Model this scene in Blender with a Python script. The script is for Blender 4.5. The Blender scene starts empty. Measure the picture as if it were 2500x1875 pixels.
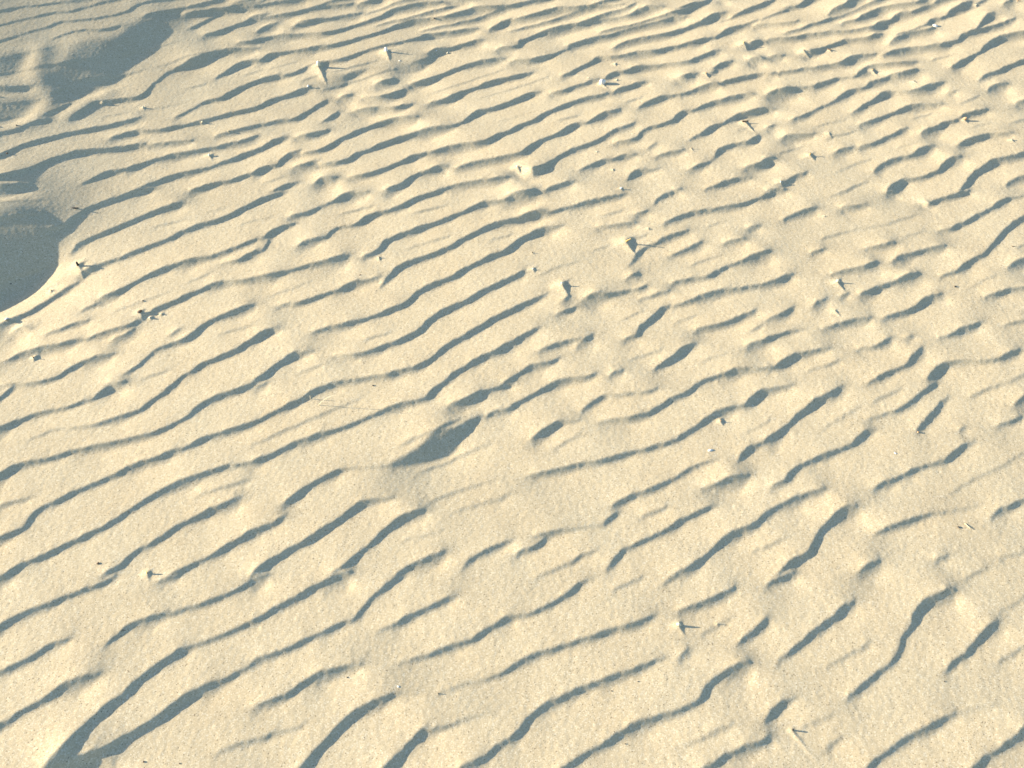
import bpy, bmesh, math, random
import numpy as np
from mathutils import Vector

# ------------------------------------------------------------------ camera and sun
CAM_H = 1.40
PITCH = math.radians(54.0)
HFOV = math.radians(63.0)
PX_W, PX_H = 2500.0, 1875.0
F_PX = PX_W / 2 / math.tan(HFOV / 2)
SUN_EL = math.radians(14.0)
SUN_TRAVEL = math.radians(-7.0)            # heading of the sunlight over the ground, from +X
SX, SY = math.cos(SUN_TRAVEL), math.sin(SUN_TRAVEL)
TAN_E = math.tan(SUN_EL)
REPOSE = math.tan(math.radians(30.0))
WIND = np.array([0.42, -0.907])            # the wind blew this way: lee sides and sand tails point along it

scene = bpy.context.scene
rng = np.random.default_rng(7)
random.seed(7)
cP, sP = math.cos(PITCH), math.sin(PITCH)


def big_form(x, y):
    """added slope that turns the sand from the sun to shade it: level in front, rising gently leftwards beyond a line at the upper left"""
    q = ((x - EDGE[0]) * EDGE[2] + (y - EDGE[1]) * EDGE[3]) / 0.30
    q = np.clip(q, -9, 9)
    rise = 0.30 * np.log1p(np.exp(-q))
    return 0.33 * 1.1 * np.tanh(rise / 1.1)


EDGE = (-1.17, 2.08, 0.75, -0.66)


def ground(u, v, up=0.0):
    """pixel of the 2500 x 1875 photograph -> the point of the beach it looks at (or of a level "up" above it)"""
    x = (np.asarray(u, float) - PX_W / 2) / F_PX
    y = -(np.asarray(v, float) - PX_H / 2) / F_PX
    dx, dy, dz = x, cP + y * sP, -sP + y * cP
    t = CAM_H / -dz
    for _ in range(6):
        t = (CAM_H - up - big_form(dx * t, dy * t)) / -dz
    return dx * t, dy * t


TILE = 2211.0 / 625.0


def tile_px(name, x, y):
    k = ord(name) - 65
    return (k % 4) * 625 + np.asarray(x, float) / TILE, (0, 469, 938, 1406)[k // 4] + np.asarray(y, float) / TILE


# ------------------------------------------------------------------ where the crests of the wind ripples run
# one crest a line, a few of them twig shadows shaped into the sand: the zoomed quarter-tile it was surveyed in, then x, y, width of the slip face
SURVEY = """
A 0 120 20 150 95 25 330 70 20 550 45 18 720 20 10
A 0 245 12 250 190 20 420 145 22 600 130 15 750 90 18 900 45 22 1050 10 20
A 0 385 15 200 325 18 400 270 20 550 220 22 650 210 14 850 190 14 1000 165 25 1120 130 30 1200 70 30 1350 25 22 1470 0 18
A 480 360 14 600 320 16 750 295 18 900 295 20 1040 265 30
A 1270 175 30 1400 140 50 1480 115 30 1600 85 15 1750 55 20 1900 15 25 1960 0 20
A -60 800 60 60 800 60 200 780 40 290 765 20
A 460 810 14 520 790 30 590 765 18
A 400 1000 14 500 960 30 600 900 25
A 620 1030 20 740 950 50 820 890 40 1000 860 25 1180 845 35 1270 800 60 1340 720 50 1430 640 30 1500 605 25
A 1490 610 20 1600 590 90 1720 560 150 1820 520 150 1930 460 70 2080 430 25 2211 430 10
A 1870 670 20 1980 620 50 2080 570 70 2211 540 50
A 1520 1010 15 1700 930 20 1780 885 30 1920 865 40 1980 830 60 2100 770 65 2211 720 50
A 0 1165 14 130 1150 20 250 1100 34 340 1060 28 420 1040 10
A -40 1410 30 100 1350 60 220 1290 70 360 1240 60 500 1200 50 640 1155 40 820 1130 45 950 1100 40 1080 1060 40 1200 1020 25
A 970 1200 20 1080 1165 30 1180 1140 30 1300 1140 12 1450 1120 18 1600 1090 30 1700 1070 40 1850 1030 30 2000 990 35 2211 950 40
A -40 1640 60 150 1600 120 300 1530 110 450 1430 80 600 1370 70 720 1330 55 900 1305 30 1050 1285 40 1180 1260 40 1240 1250 20
A 1300 1250 12 1480 1235 12 1650 1225 10
A 740 1600 20 850 1545 35 950 1500 35 1060 1480 25
A 1110 1470 35 1220 1430 35 1350 1385 40 1500 1340 30 1700 1310 18 1900 1270 22 2050 1235 25 2211 1185 25
A 1190 1650 20 1320 1600 50 1450 1550 50 1600 1500 40 1720 1465 15 1840 1440 15
A 1890 1420 25 2000 1390 40 2080 1350 50 2211 1310 50
A 1650 1645 20 1800 1605 30 1950 1570 30 2100 1530 35 2211 1510 35
A 1880 1180 15 2050 1135 20 2211 1095 20
A 1640 240 12 1760 190 25 1860 145 35 1950 110 40 2080 85 35 2211 70 35
A 1770 310 15 1900 285 35 2000 255 45 2110 220 55 2211 165 60
A 2070 380 15 2211 365 18
A 2030 40 12 2211 10 14
B 0 60 12 150 45 18 300 20 25 420 5 22
B -10 165 50 50 150 50 90 135 25
B 20 285 15 80 250 45 140 225 55 175 215 35
B 0 355 18 120 330 25 230 315 28 330 305 12 480 305 12 600 300 18 720 275 25 820 245 30 950 210 35 1060 170 42 1150 120 42 1250 90 38 1320 70 30 1450 45 16 1600 35 10
B 220 140 15 350 130 18 450 110 22 580 80 25 730 60 22 830 45 15
B 330 230 10 420 218 20 550 200 28 650 175 25 800 145 22 900 125 15
B 900 45 18 990 35 35 1060 10 40 1110 0 30
B 1690 10 30 1750 15 25 1850 15 12
B 0 540 20 60 525 40 120 490 45 230 465 28 350 445 18 500 420 20 650 410 20 750 390 28 850 365 38 950 335 38 1080 295 35 1180 250 45 1280 215 55 1370 190 40 1480 175 15 1600 165 15 1700 145 28 1760 130 30 1850 100 25 1930 85 25 2050 78 10 2211 70 12
B 0 725 40 100 690 55 190 665 40 280 660 20 370 635 40 480 580 30 600 550 22 720 535 24 830 500 24 920 465 24 1020 430 20 1120 400 12 1220 385 12
B 1220 385 10 1330 365 30 1380 345 30 1450 320 40 1500 300 35 1600 285 15 1750 265 15 1900 245 8
B 2030 250 20 2090 235 45 2140 205 50 2211 180 40
B 1500 465 18 1560 445 40 1680 425 22 1790 395 30 1880 365 35 1950 350 12
B 2090 430 10 2211 420 15
B 0 945 35 100 905 50 200 865 55 300 830 50 400 790 40 450 775 25
B 0 1090 12 120 1070 22 240 1050 22 340 1035 25 420 1000 45 500 950 45 560 900 40 610 870 20
B 580 1055 12 640 1030 35 690 990 50 710 965 30
B 730 840 15 780 835 35 820 825 20
B 930 845 8 1080 850 20 1160 835 40 1220 810 45 1280 775 25
B 1050 735 20 1120 720 45 1190 695 35
B 850 950 10 960 945 25 1060 935 20 1170 935 15 1270 920 30 1340 905 18
B 1340 720 10 1450 710 40 1550 690 60 1640 650 60 1740 610 55 1820 575 40 1920 545 28 2050 520 18 2130 515 10
B 1500 890 8 1620 870 25 1720 850 70 1790 810 65 1870 780 45 1960 745 40 2080 710 45 2211 680 40
B 0 1310 40 80 1270 50 160 1230 55 230 1205 50 260 1195 20
B 350 1185 8 440 1180 30 510 1160 35 590 1140 25 630 1130 10
B 400 1325 8 540 1310 15 620 1280 40 720 1230 50 820 1180 60 870 1150 50 950 1110 40 1080 1065 45 1200 1035 42 1310 1025 35 1390 1015 12
B 550 1415 8 700 1410 15 800 1385 35 900 1340 50 1000 1300 50 1120 1250 60 1230 1210 60 1340 1175 50 1450 1135 40 1560 1115 22 1700 1095 12
B 1700 1095 12 1800 1070 40 1880 1010 70 1940 980 60 2050 950 45 2211 890 40
B 0 1510 60 100 1460 60 180 1440 50 220 1390 35 280 1345 45 340 1320 30 380 1305 12
B 330 1450 12 400 1435 35 480 1415 30 530 1400 12
B 820 1530 8 940 1520 18 1060 1490 30 1180 1450 42 1280 1410 60 1350 1370 50 1420 1345 30 1540 1320 30 1650 1285 28 1780 1255 20 1930 1245 25 2030 1215 40 2120 1175 45 2211 1145 40
B 160 1650 20 230 1620 40 300 1595 40 350 1580 25
B 510 1580 20 580 1555 55 640 1545 50 690 1530 15
B 1130 1650 30 1250 1610 50 1340 1560 60 1420 1510 45 1520 1480 45 1610 1450 40 1640 1445 15
B 1740 1450 10 1850 1420 22 1950 1400 22 2080 1380 15 2211 1355 20
B 1540 1655 15 1700 1610 20 1850 1580 20 2000 1565 22 2080 1550 25 2170 1535 12
C 0 70 20 100 50 25 230 20 25 360 0 25
C 0 180 15 150 155 20 300 120 25 420 98 22 550 88 10 700 75 12 950 60 8
C 0 415 12 60 405 18 80 370 40 160 340 45 260 290 40 380 255 38 500 225 32 600 210 18 750 185 18 900 160 15 1010 145 20 1100 108 35 1200 88 25 1300 80 8
C 0 530 8 150 525 15 260 510 30 360 490 30 430 450 25 500 420 15
C 510 405 45 560 385 40 680 345 25 820 310 24 950 270 20 1100 230 18 1220 205 18 1330 180 28 1390 160 20 1500 150 8
C 880 415 12 960 380 25 1060 345 20 1180 320 18 1330 300 18 1450 270 22 1550 240 38 1640 205 45 1720 170 55 1780 140 45 1840 120 12
C 1450 90 15 1520 70 40 1600 50 42 1670 30 20
C 1800 0 10 1860 5 12
C 440 660 15 550 620 30 640 580 35 700 545 40 740 510 40 780 500 15 950 485 8 1080 465 28 1120 460 20 1220 450 22 1280 435 15 1400 410 15 1520 385 25 1600 365 32 1660 350 28 1760 330 20 1840 290 45 1900 260 60 1950 245 40 1990 235 10
C 0 680 35 80 655 38 130 640 25 180 630 8
C 820 680 25 860 655 45 910 630 30 960 625 8
C 960 625 8 1060 600 35 1120 590 40 1180 575 15 1300 560 8 1530 540 12 1600 510 25 1690 475 30 1750 450 40 1780 440 15
C 340 810 8 460 790 15 550 750 15 650 720 12 740 690 10
C 0 890 45 80 860 55 160 830 55 220 810 40 250 795 12
C 890 795 15 960 780 45 1020 760 30 1080 735 45 1140 720 40 1160 710 12
C 1430 680 15 1490 680 35 1550 660 28 1590 650 10
C 1750 595 15 1800 575 40 1850 555 45 1900 540 25
C 2050 525 15 2110 522 45 2160 522 25
C 1700 645 15 1730 640 25 1770 610 15
C 1460 830 8 1600 770 15 1680 745 28 1740 738 28 1780 735 12
C 1820 720 15 1940 695 35 2020 675 35 2110 650 25 2211 640 12
C 0 1135 45 80 1100 50 180 1060 45 270 1005 45 380 960 45 480 915 38 600 870 30 720 840 20 810 820 20
C 0 1355 12 90 1340 30 150 1300 55 230 1245 55 320 1200 45 420 1165 50 500 1115 55 580 1080 40 650 1065 18 740 1030 45 800 1000 35 880 975 30 930 945 20
C 1110 935 15 1160 905 40 1210 880 40 1300 850 35 1360 835 12 1500 815 8
C 890 1230 8 1060 1205 18 1110 1150 22 1180 1110 18 1280 1085 18 1390 1055 35 1450 1010 60 1500 975 40 1560 965 25 1640 925 30 1720 890 25 1820 870 25 1900 850 28 1980 830 15 2080 825 10
C 60 1450 20 120 1475 40 170 1500 70 250 1480 70 320 1440 60 420 1370 55 520 1310 45 650 1260 40 760 1215 30 860 1150 30 960 1105 25 1060 1070 8
C 600 1465 10 680 1430 25 760 1400 25 860 1380 20 960 1350 18 1060 1335 10
C 1180 1280 10 1250 1245 12
C 1250 1350 6 1350 1325 12 1470 1300 12
C 1000 1550 12 1050 1510 40 1120 1480 45 1170 1470 15 1260 1460 8
C 300 1640 20 400 1610 35 480 1590 35 530 1580 10
C 1540 1210 8 1640 1165 25 1720 1115 40 1800 1090 38 1890 1045 40 1970 1000 48 2070 982 62 2150 962 58 2211 945 30
C 1540 1470 10 1620 1445 30 1690 1420 28 1730 1390 10 1760 1370 20 1800 1310 60 1870 1280 35 1950 1255 25 2040 1240 40 2095 1220 60 2140 1195 55
C 1680 1640 12 1780 1610 28 1850 1580 30 1950 1555 22 2050 1545 10
C 2020 1455 15 2120 1440 35 2211 1410 60
C 1400 1650 20 1450 1650 20
C 2040 395 30 2080 390 50 2130 375 45
C 1990 120 10 2050 105 20 2110 95 15
C 2100 222 12 2211 215 10
D 150 75 8 270 60 25 330 25 40 390 0 35
D 520 140 12 580 105 30 660 75 45 720 40 60 770 15 30 830 0 12
D 0 215 6 120 215 8 250 200 12
D 640 205 8 760 185 18 840 145 60 900 110 55 970 85 28 1040 70 15 1270 45 10 1320 25 35 1370 10 40
D 0 345 6 220 330 14 350 305 14 500 290 8 700 275 6 850 255 12 920 245 25 980 220 75 1030 195 60 1070 170 25 1130 140 55 1190 115 40 1210 105 15
D 330 465 40 380 465 50 430 445 35 510 420 28 600 385 45 670 355 35 720 345 12 840 335 12 900 325 35 960 310 50 985 295 20
D 1050 380 10 1100 345 40 1160 320 45 1200 295 15 1300 275 12 1370 265 25 1430 255 30
D 1380 215 20 1430 185 50 1500 170 30 1550 145 30 1590 110 50 1660 80 65 1720 50 75 1760 30 40
D 1000 485 10 1100 445 22 1250 420 18 1450 405 15 1550 385 25 1650 365 28 1700 330 65 1790 295 45 1840 255 70 1890 200 90 1930 150 90 1960 130 50
D 30 495 15 130 485 12
D 0 645 25 50 640 15
D 100 630 6 350 600 8 450 590 20 540 570 8 640 555 30 690 525 45 760 505 32 840 490 18 930 475 6
D 390 760 18 450 740 28 520 710 25 580 690 20 620 680 8 760 665 12 800 635 40 860 595 35 910 575 25 1000 570 6 1150 550 14 1280 535 6
D 0 825 20 80 810 35 150 800 50 210 785 45 240 770 12 380 755 6
D 210 1040 12 300 1010 18 400 960 12 530 905 15 620 850 28 700 805 45 760 780 28 830 765 15 900 725 38 970 695 25 1040 665 20 1130 655 28 1210 635 45 1280 615 40
D 730 980 10 800 950 30 870 905 45 950 860 50 1000 830 75 1050 805 60 1080 795 12 1200 795 8 1340 775 25 1400 755 50 1480 730 30 1520 715 10
D 800 1090 10 900 1055 30 960 1030 30 1060 990 22 1140 970 40 1200 945 55 1270 920 30 1340 908 18 1500 900 8
D 1600 590 40 1680 545 45 1780 500 45 1860 455 55 1920 400 75 1990 350 70 2060 315 50 2130 295 25 2260 275 15
D 1820 700 10 1880 660 30 1940 640 15 2040 610 40 2100 580 40 2160 560 50 2260 515 50
D 1900 780 10 1950 755 35 2010 740 40 2060 730 10
D 1580 800 30 1620 790 12
D 130 1200 20 190 1185 38 250 1175 20 400 1160 8
D 800 1275 10 900 1250 14 1000 1205 28 1080 1170 28 1150 1135 25 1200 1120 10
D 580 1325 15 640 1305 25 720 1280 12
D 1330 1165 15 1390 1130 50 1450 1105 35 1490 1095 25 1550 1070 45 1620 1050 35 1700 1005 35 1800 985 40 1890 965 35
D 1650 1260 20 1720 1230 45 1800 1210 55 1880 1180 40 1930 1165 12 2100 1155 10
D 920 1490 30 960 1450 25 1050 1400 20 1130 1375 28 1250 1350 20 1310 1315 45 1380 1285 30 1430 1275 12
D 1040 1655 30 1100 1605 60 1150 1570 40 1250 1550 15 1380 1520 18 1480 1490 40 1540 1440 75 1600 1390 75 1660 1365 40
D 1690 1655 60 1760 1590 100 1830 1520 120 1900 1450 90 1960 1400 55 2050 1375 35 2260 1315 20
D 2060 1600 12 2120 1560 25 2260 1505 20
D 0 1395 50 40 1390 40
D 110 1580 20 160 1575 20 230 1530 20 330 1490 12
D 0 1650 20 100 1645 25 150 1640 20
D 2150 900 20 2260 875 40
D 2050 40 25 2110 15 30
D 0 1110 25 50 1095 25
D 0 945 15 50 940 10
E -80 60 120 60 48 105 180 20 70 270 -8 25
E 430 330 10 560 300 14 620 265 50 690 220 60 760 165 40 850 125 40 980 85 45 1080 45 55 1200 10 50 1300 -15 40
E 600 480 15 700 420 35 800 375 42 920 335 42 1060 290 48 1200 235 48 1340 180 55 1450 145 55 1540 115 50 1570 105 20
E 700 670 60 780 650 80 850 605 40 960 580 35 1080 540 38 1200 500 42 1330 450 45 1470 400 35 1560 350 40 1700 305 45 1830 260 40 1980 220 50 2080 170 60 2211 110 55
E -60 1120 50 100 1055 70 200 1020 80 320 950 90 430 885 90 520 830 80 600 780 80 650 740 40
E 80 1150 30 140 1145 60 210 1145 30
E 860 890 20 960 865 45 1080 820 55 1200 760 60 1320 705 60 1450 655 50 1580 610 45 1680 580 30 1800 560 12 1950 520 15 2100 460 25 2211 420 25
E 380 1195 10 500 1155 20 650 1105 20 750 1080 12
E 700 980 15 800 950 20
E 20 1420 12 180 1360 25 330 1320 30 500 1295 30 700 1250 18 850 1220 20 1000 1180 30 1100 1150 30 1180 1110 50 1215 1095 20
E 980 1260 25 1080 1215 30 1150 1160 25
E 1240 1065 30 1330 1025 60 1420 980 65 1540 930 55 1650 880 50 1780 830 45 1880 795 40 1940 775 20 2100 765 10 2211 745 15
E 1300 1390 25 1380 1340 30 1480 1305 30 1580 1290 45 1680 1240 70 1750 1180 65 1850 1120 55 1960 1065 55 2080 1015 55 2160 985 45 2190 965 12
E 0 1640 10 200 1640 10 400 1605 20 500 1575 35 620 1510 55 720 1460 60 820 1425 50 900 1400 25 960 1385 10
E 1080 1560 30 1180 1500 40 1250 1440 40 1320 1390 30
E 940 1650 30 1060 1640 20
E 1510 1650 30 1590 1600 55 1680 1550 55 1740 1500 45 1830 1470 45 1940 1430 60 2060 1380 65 2140 1320 70 2211 1290 70
E 1920 610 10 2060 590 20 2130 555 35 2211 525 45
E 1480 1220 12 1550 1190 20
F 0 100 45 80 70 55 160 45 60 220 15 60 250 0 30
F 300 210 12 400 195 15 500 160 25 600 115 18 690 85 40 760 50 65 820 25 50 860 15 15 960 5 10
F 100 395 60 170 345 65 240 305 50 310 285 40 350 265 10
F 0 525 25 60 505 25 100 460 30 130 410 40
F 370 465 20 440 430 35 520 410 28 600 390 15 640 345 12 720 305 12 830 290 18 880 275 40 950 235 50 1050 195 48 1150 165 35 1270 130 40 1350 90 55 1430 55 55 1540 15 45 1600 0 35
F 930 560 12 1010 540 25 1090 495 55 1120 445 60 1200 405 60 1300 370 50 1420 320 50 1540 280 45 1660 235 42 1780 190 38 1880 145 45 1960 110 50 2000 95 25 2100 85 8 2160 75 25 2211 65 45
F 0 745 15 120 730 30 250 695 30 380 655 25 500 635 22 620 610 38 720 580 38 790 555 15
F 200 980 8 350 965 20 480 935 28 600 900 40 720 855 45 820 805 45 890 785 40 930 770 12 1060 740 10
F 1080 820 12 1140 750 40 1220 690 60 1310 640 65 1420 590 50 1560 540 42 1700 480 45 1800 420 48 1920 365 55 2000 320 55 2080 285 50 2211 255 45
F 500 1210 8 620 1180 15 760 1155 25 900 1120 28 1020 1085 32 1140 1045 45 1260 1015 60 1320 970 65 1380 910 60 1480 845 55 1600 785 50 1720 735 45 1820 680 52 1940 620 52 2040 570 55 2140 530 60 2211 500 70
F 0 1290 90 80 1240 95 150 1200 70 200 1190 15
F 0 1640 40 80 1610 65 180 1530 80 260 1470 80 340 1420 70 400 1400 30 480 1385 10
F 680 1420 8 850 1410 15 980 1385 22 1100 1350 35 1220 1310 45 1330 1265 60 1440 1210 70 1520 1130 75 1610 1065 70 1720 1000 60 1850 940 55 1980 870 58 2100 810 58 2211 750 55
F 660 1655 20 800 1635 18 950 1615 12 1150 1590 18 1210 1565 28 1340 1545 28 1440 1510 45 1560 1440 60 1650 1360 65 1760 1290 55 1880 1220 60 2000 1150 65 2100 1090 60 2211 1040 60
F 1630 1655 40 1720 1595 60 1830 1530 60 1960 1450 60 2080 1400 55 2150 1350 60 2211 1320 60
F 2150 1650 30 2211 1630 30
G 0 50 45 80 40 65 150 25 70 190 10 50
G 0 250 30 80 240 70 160 225 90 240 205 85 300 190 45 340 170 15 480 140 10 560 120 25 650 95 25 720 75 12 850 50 15 960 25 12
G 0 500 80 80 440 85 160 390 85 230 345 65 300 310 55 360 295 18 430 285 8
G 0 755 60 60 725 55 110 695 45
G 0 1035 45 80 990 45 160 955 45 220 930 30 300 880 12
G 400 1050 15 470 1035 35 550 1005 25
G 440 950 30 490 920 30
G 630 930 20 700 915 50 760 905 50 830 895 15 1000 850 8 1100 840 25 1160 820 15
G 1070 560 40 1110 515 45 1160 485 25 1250 450 25 1290 425 35 1350 390 25 1430 370 25 1500 345 25 1520 335 10
G 1010 640 12 1080 570 20
G 1230 105 12 1280 60 35 1340 30 30 1400 10 25
G 1320 280 15 1380 250 22 1440 225 28 1540 190 22 1620 175 18 1700 155 10 1850 135 15 2000 105 22 2120 75 28 2211 45 30
G 1370 550 8 1450 525 18 1530 495 20 1580 465 30 1640 440 22
G 1840 440 10 1930 425 20 2000 415 18
G 1080 195 15 1160 175 15
G 750 300 8 920 290 12 1060 265 12
G 1000 760 12 1070 735 35 1090 710 20
G 1380 790 10 1500 765 15 1600 745 15 1700 735 20 1760 690 30 1850 650 15 1980 610 20 2060 580 38 2130 550 42 2211 530 40
G 1120 920 10 1250 885 10 1350 860 10
G 1400 980 8 1560 945 14 1620 915 30 1700 885 28 1800 860 20 1930 840 15 2100 815 12 2211 790 18
G 1100 1230 45 1130 1190 70 1200 1140 80 1260 1085 85 1320 1020 85 1365 990 60
G 980 1270 12 1080 1250 20
G 0 1340 50 60 1280 50 140 1230 50 200 1195 35 240 1175 12
G 250 1365 15 340 1330 18 450 1295 15 580 1270 15
G 560 1350 10 590 1310 40 650 1270 45 690 1245 12
G 0 1620 35 80 1580 40 150 1530 45 210 1500 35 320 1475 18 400 1445 10
G 360 1650 30 480 1620 20 600 1605 18 720 1580 12
G 850 1580 15 900 1565 28 950 1545 12
G 1250 1530 40 1340 1490 75 1430 1430 85 1500 1370 85 1570 1330 65 1600 1310 20
G 1600 1195 15 1720 1165 20 1850 1130 25 1950 1095 28 2040 1055 30 2100 1020 15
G 1600 1655 20 1720 1620 30 1830 1590 38 1920 1555 35 2050 1535 15 2211 1525 12
G 2040 1335 15 2110 1310 30 2211 1285 40
G 2060 1200 10 2150 1160 12
G 2050 310 15 2120 295 15
H 0 40 55 50 20 60 90 0 40
H 140 240 15 250 190 22 330 165 25 410 145 18
H 640 140 20 720 135 15 850 120 6
H 1350 110 50 1390 120 50 1440 95 25 1550 60 30 1640 30 40 1740 0 35
H 1030 15 15 1090 0 25
H 1480 335 8 1570 325 20 1620 300 38 1700 270 30 1760 245 45 1840 205 40 1930 150 45 2000 100 50 2060 70 40 2090 55 15 2200 35 8
H 380 520 10 480 500 14
H 850 495 8 960 480 12 1060 460 30 1090 450 12
H 1080 610 15 1140 580 50 1180 560 30 1240 540 12 1350 510 15 1480 485 22 1530 475 10
H 560 710 8 700 680 14 820 665 20 890 645 50 930 630 40
H 0 795 25 70 775 40 150 735 45 210 715 20
H 800 895 25 870 870 55 930 835 40 1000 820 22 1100 780 28 1170 760 60 1240 740 85 1290 720 65
H 400 995 25 450 955 40 500 930 15
H 640 900 25 680 890 20
H 0 1120 12 80 1080 35 150 1045 40 200 1005 30 220 990 12
H 0 1270 35 100 1245 25 180 1220 35 260 1200 25 300 1190 8
H 490 1185 10 600 1150 22 680 1130 18 760 1105 28 830 1095 25 880 1090 8
H 1000 1090 10 1130 1060 22 1230 1035 40 1320 1000 75 1390 950 95 1450 910 80 1500 880 25
H 1500 720 10 1620 695 20 1680 665 60 1740 620 45 1790 590 40 1850 575 50 1900 520 50 1960 460 55 2030 390 75 2100 320 75 2160 270 70 2260 195 60
H 2080 660 15 2140 625 45 2260 570 55
H 1880 905 8 1950 885 22 2040 860 20 2120 840 12 2260 820 20
H 1480 1265 8 1580 1240 25 1650 1205 45 1730 1175 42 1790 1145 25 1850 1130 8
H 780 1355 8 930 1335 15 980 1310 35 1030 1285 38 1060 1270 20
H 0 1525 20 60 1515 18 120 1490 60 190 1460 85 250 1425 60 330 1390 28 430 1365 18 520 1350 8
H 860 1655 15 960 1605 35 1060 1560 30 1150 1530 30 1210 1500 50 1250 1450 70 1300 1400 60 1340 1350 25
H 1400 1620 60 1450 1560 80 1500 1510 60 1580 1485 30 1700 1465 15 1950 1455 12 2050 1420 35 2120 1395 45 2170 1370 25
H 2050 1140 8 2260 1110 12
H 1200 1260 20 1240 1245 15
I -40 130 40 50 45 40 100 5 30
I -40 390 55 100 335 45 200 300 38 330 250 30 450 215 12 570 190 12 700 155 22 820 120 40 880 75 60 950 30 60 1050 5 40
I 250 455 6 450 390 8 650 365 8 850 335 12 1000 290 22 1120 250 28 1220 220 35 1300 165 45 1400 105 60 1470 45 60 1530 0 50
I -40 825 75 80 750 70 180 700 55 280 670 25 400 640 20 500 610 25 650 570 15 820 535 22 1000 500 18 1180 465 18 1320 430 22 1450 380 30 1550 335 45 1640 295 50 1700 230 60 1790 165 55 1900 120 52 2050 70 50 2211 10 50
I -60 1355 30 100 1310 35 200 1275 50 260 1220 55 290 1150 60 360 1080 50 470 1030 48 600 965 45 740 900 42 860 850 35 1000 790 40 1100 735 45 1220 690 45 1340 660 35 1450 610 38 1580 565 35 1700 510 45 1800 470 45 1900 440 35 2050 395 38 2211 340 45
I -60 1700 40 50 1645 40 160 1590 50 300 1530 50 450 1460 55 600 1390 52 750 1325 48 880 1270 52 1000 1190 52 1120 1110 50 1240 1040 55 1350 965 60 1460 905 55 1560 860 50 1680 810 45 1820 760 38 1950 715 25 2100 690 15 2211 675 18
I 900 1650 20 1030 1590 40 1120 1510 48 1240 1420 45 1350 1355 40 1450 1300 45 1550 1240 48 1660 1180 55 1780 1120 60 1880 1080 58 1980 1035 50 2060 1000 25
I 1480 1650 20 1600 1600 30 1730 1550 30 1830 1500 45 1950 1430 60 2080 1360 70 2170 1300 75 2211 1280 75
I 2170 1655 20 2211 1635 30
J 0 30 25 80 0 20
J 0 335 35 100 295 45 220 240 50 330 185 60 420 145 70 480 105 75 560 55 65 650 15 45 720 0 25
J 0 670 35 100 640 40 220 590 55 330 530 55 450 480 40 560 440 38 640 415 30 760 385 32 860 345 35 980 295 35 1100 245 40 1220 205 40 1340 175 28 1430 155 25 1490 130 25 1540 80 60 1600 30 60 1670 0 45
J 1680 190 20 1780 165 45 1880 140 60 1960 95 55 2060 55 40 2140 20 22 2211 5 15
J 1990 270 10 2090 235 18 2211 200 22
J 250 1030 25 330 985 65 430 925 70 530 865 70 620 805 60 690 765 45 760 735 20 900 720 8 1050 715 8 1150 700 10
J 0 1280 55 100 1230 45 200 1190 50 240 1170 25
J 0 1640 60 60 1590 70 180 1520 75 300 1450 75 420 1390 72 540 1320 80 640 1260 90 720 1200 90 800 1130 75 880 1065 60 960 1025 40 1050 995 20 1180 980 8
J 690 1655 60 800 1590 90 850 1530 70 930 1460 60 1010 1390 65 1080 1310 75 1160 1240 80 1250 1180 75 1340 1140 70 1420 1115 60 1450 1100 30
J 1220 1650 40 1330 1590 50 1430 1545 52 1530 1495 45 1620 1460 25
J 1800 1580 15 1870 1500 25 1960 1460 22 2060 1410 25 2211 1350 12
K 0 175 12 100 135 30 220 80 45 320 30 50 400 0 40
K 180 480 25 260 430 70 340 385 80 420 345 65 470 330 20 580 300 8
K 610 230 15 690 165 25 780 110 20 900 95 8 1150 80 15 1250 50 10
K 780 330 8 900 310 18 1030 290 22 1150 260 30 1260 220 48 1380 155 58 1500 90 60 1600 30 60 1660 0 40
K 130 790 8 250 765 20 420 730 22 600 700 14 760 670 18 860 640 30 980 605 38 1120 575 25 1240 540 30 1360 515 28 1480 455 45 1600 395 60 1690 320 75 1780 250 60 1850 220 45 1940 200 15 2000 195 15 2060 165 80 2120 120 90 2180 75 70 2211 60 50
K 870 1050 20 950 1010 40 1060 970 40 1180 920 42 1290 870 40 1380 830 20 1480 770 20 1600 700 20 1750 660 8
K 800 1215 25 860 1170 55 910 1130 45
K 50 1465 30 160 1430 38 240 1390 40 300 1340 25
K 210 1310 12 330 1290 25 450 1260 14 600 1235 10 780 1215 10
K 820 1590 25 870 1530 45 950 1450 50 1000 1410 35 1090 1375 30 1200 1330 25 1290 1295 38 1380 1240 42 1480 1180 60 1560 1130 50 1660 1090 30 1740 1065 30 1770 1050 12
K 1660 890 10 1760 875 28 1850 850 45 1920 830 60 2000 805 30 2050 785 10
K 1970 660 40 2030 610 75 2090 555 70 2140 530 30 2211 505 45
K 1430 1650 30 1540 1590 50 1650 1520 65 1760 1440 75 1860 1360 80 1960 1290 70 2080 1240 65 2160 1180 70 2211 1130 70
L 0 500 70 100 440 70 200 370 75 300 280 90 390 210 110 470 150 110 550 110 80 600 60 50 640 20 25
L 0 55 20 80 35 20 200 15 10
L 870 310 8 1000 270 8 1120 230 25 1200 185 40 1300 120 50 1380 65 60 1440 20 60 1470 0 40
L 1300 410 50 1350 360 75 1410 300 65 1470 230 60 1520 160 40 1570 110 15
L 40 890 25 130 840 35 200 780 65 260 735 45 360 680 40 460 640 40 560 600 42 660 565 40 750 530 50 810 480 65 870 430 65 920 405 20
L 0 1140 80 60 1085 40 150 1035 50 240 990 50 290 970 15 400 935 25 480 910 25
L 100 1655 60 190 1590 90 290 1530 100 380 1480 100 420 1400 110 480 1310 110 570 1210 110 650 1130 105 720 1080 80 760 1060 30
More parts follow.
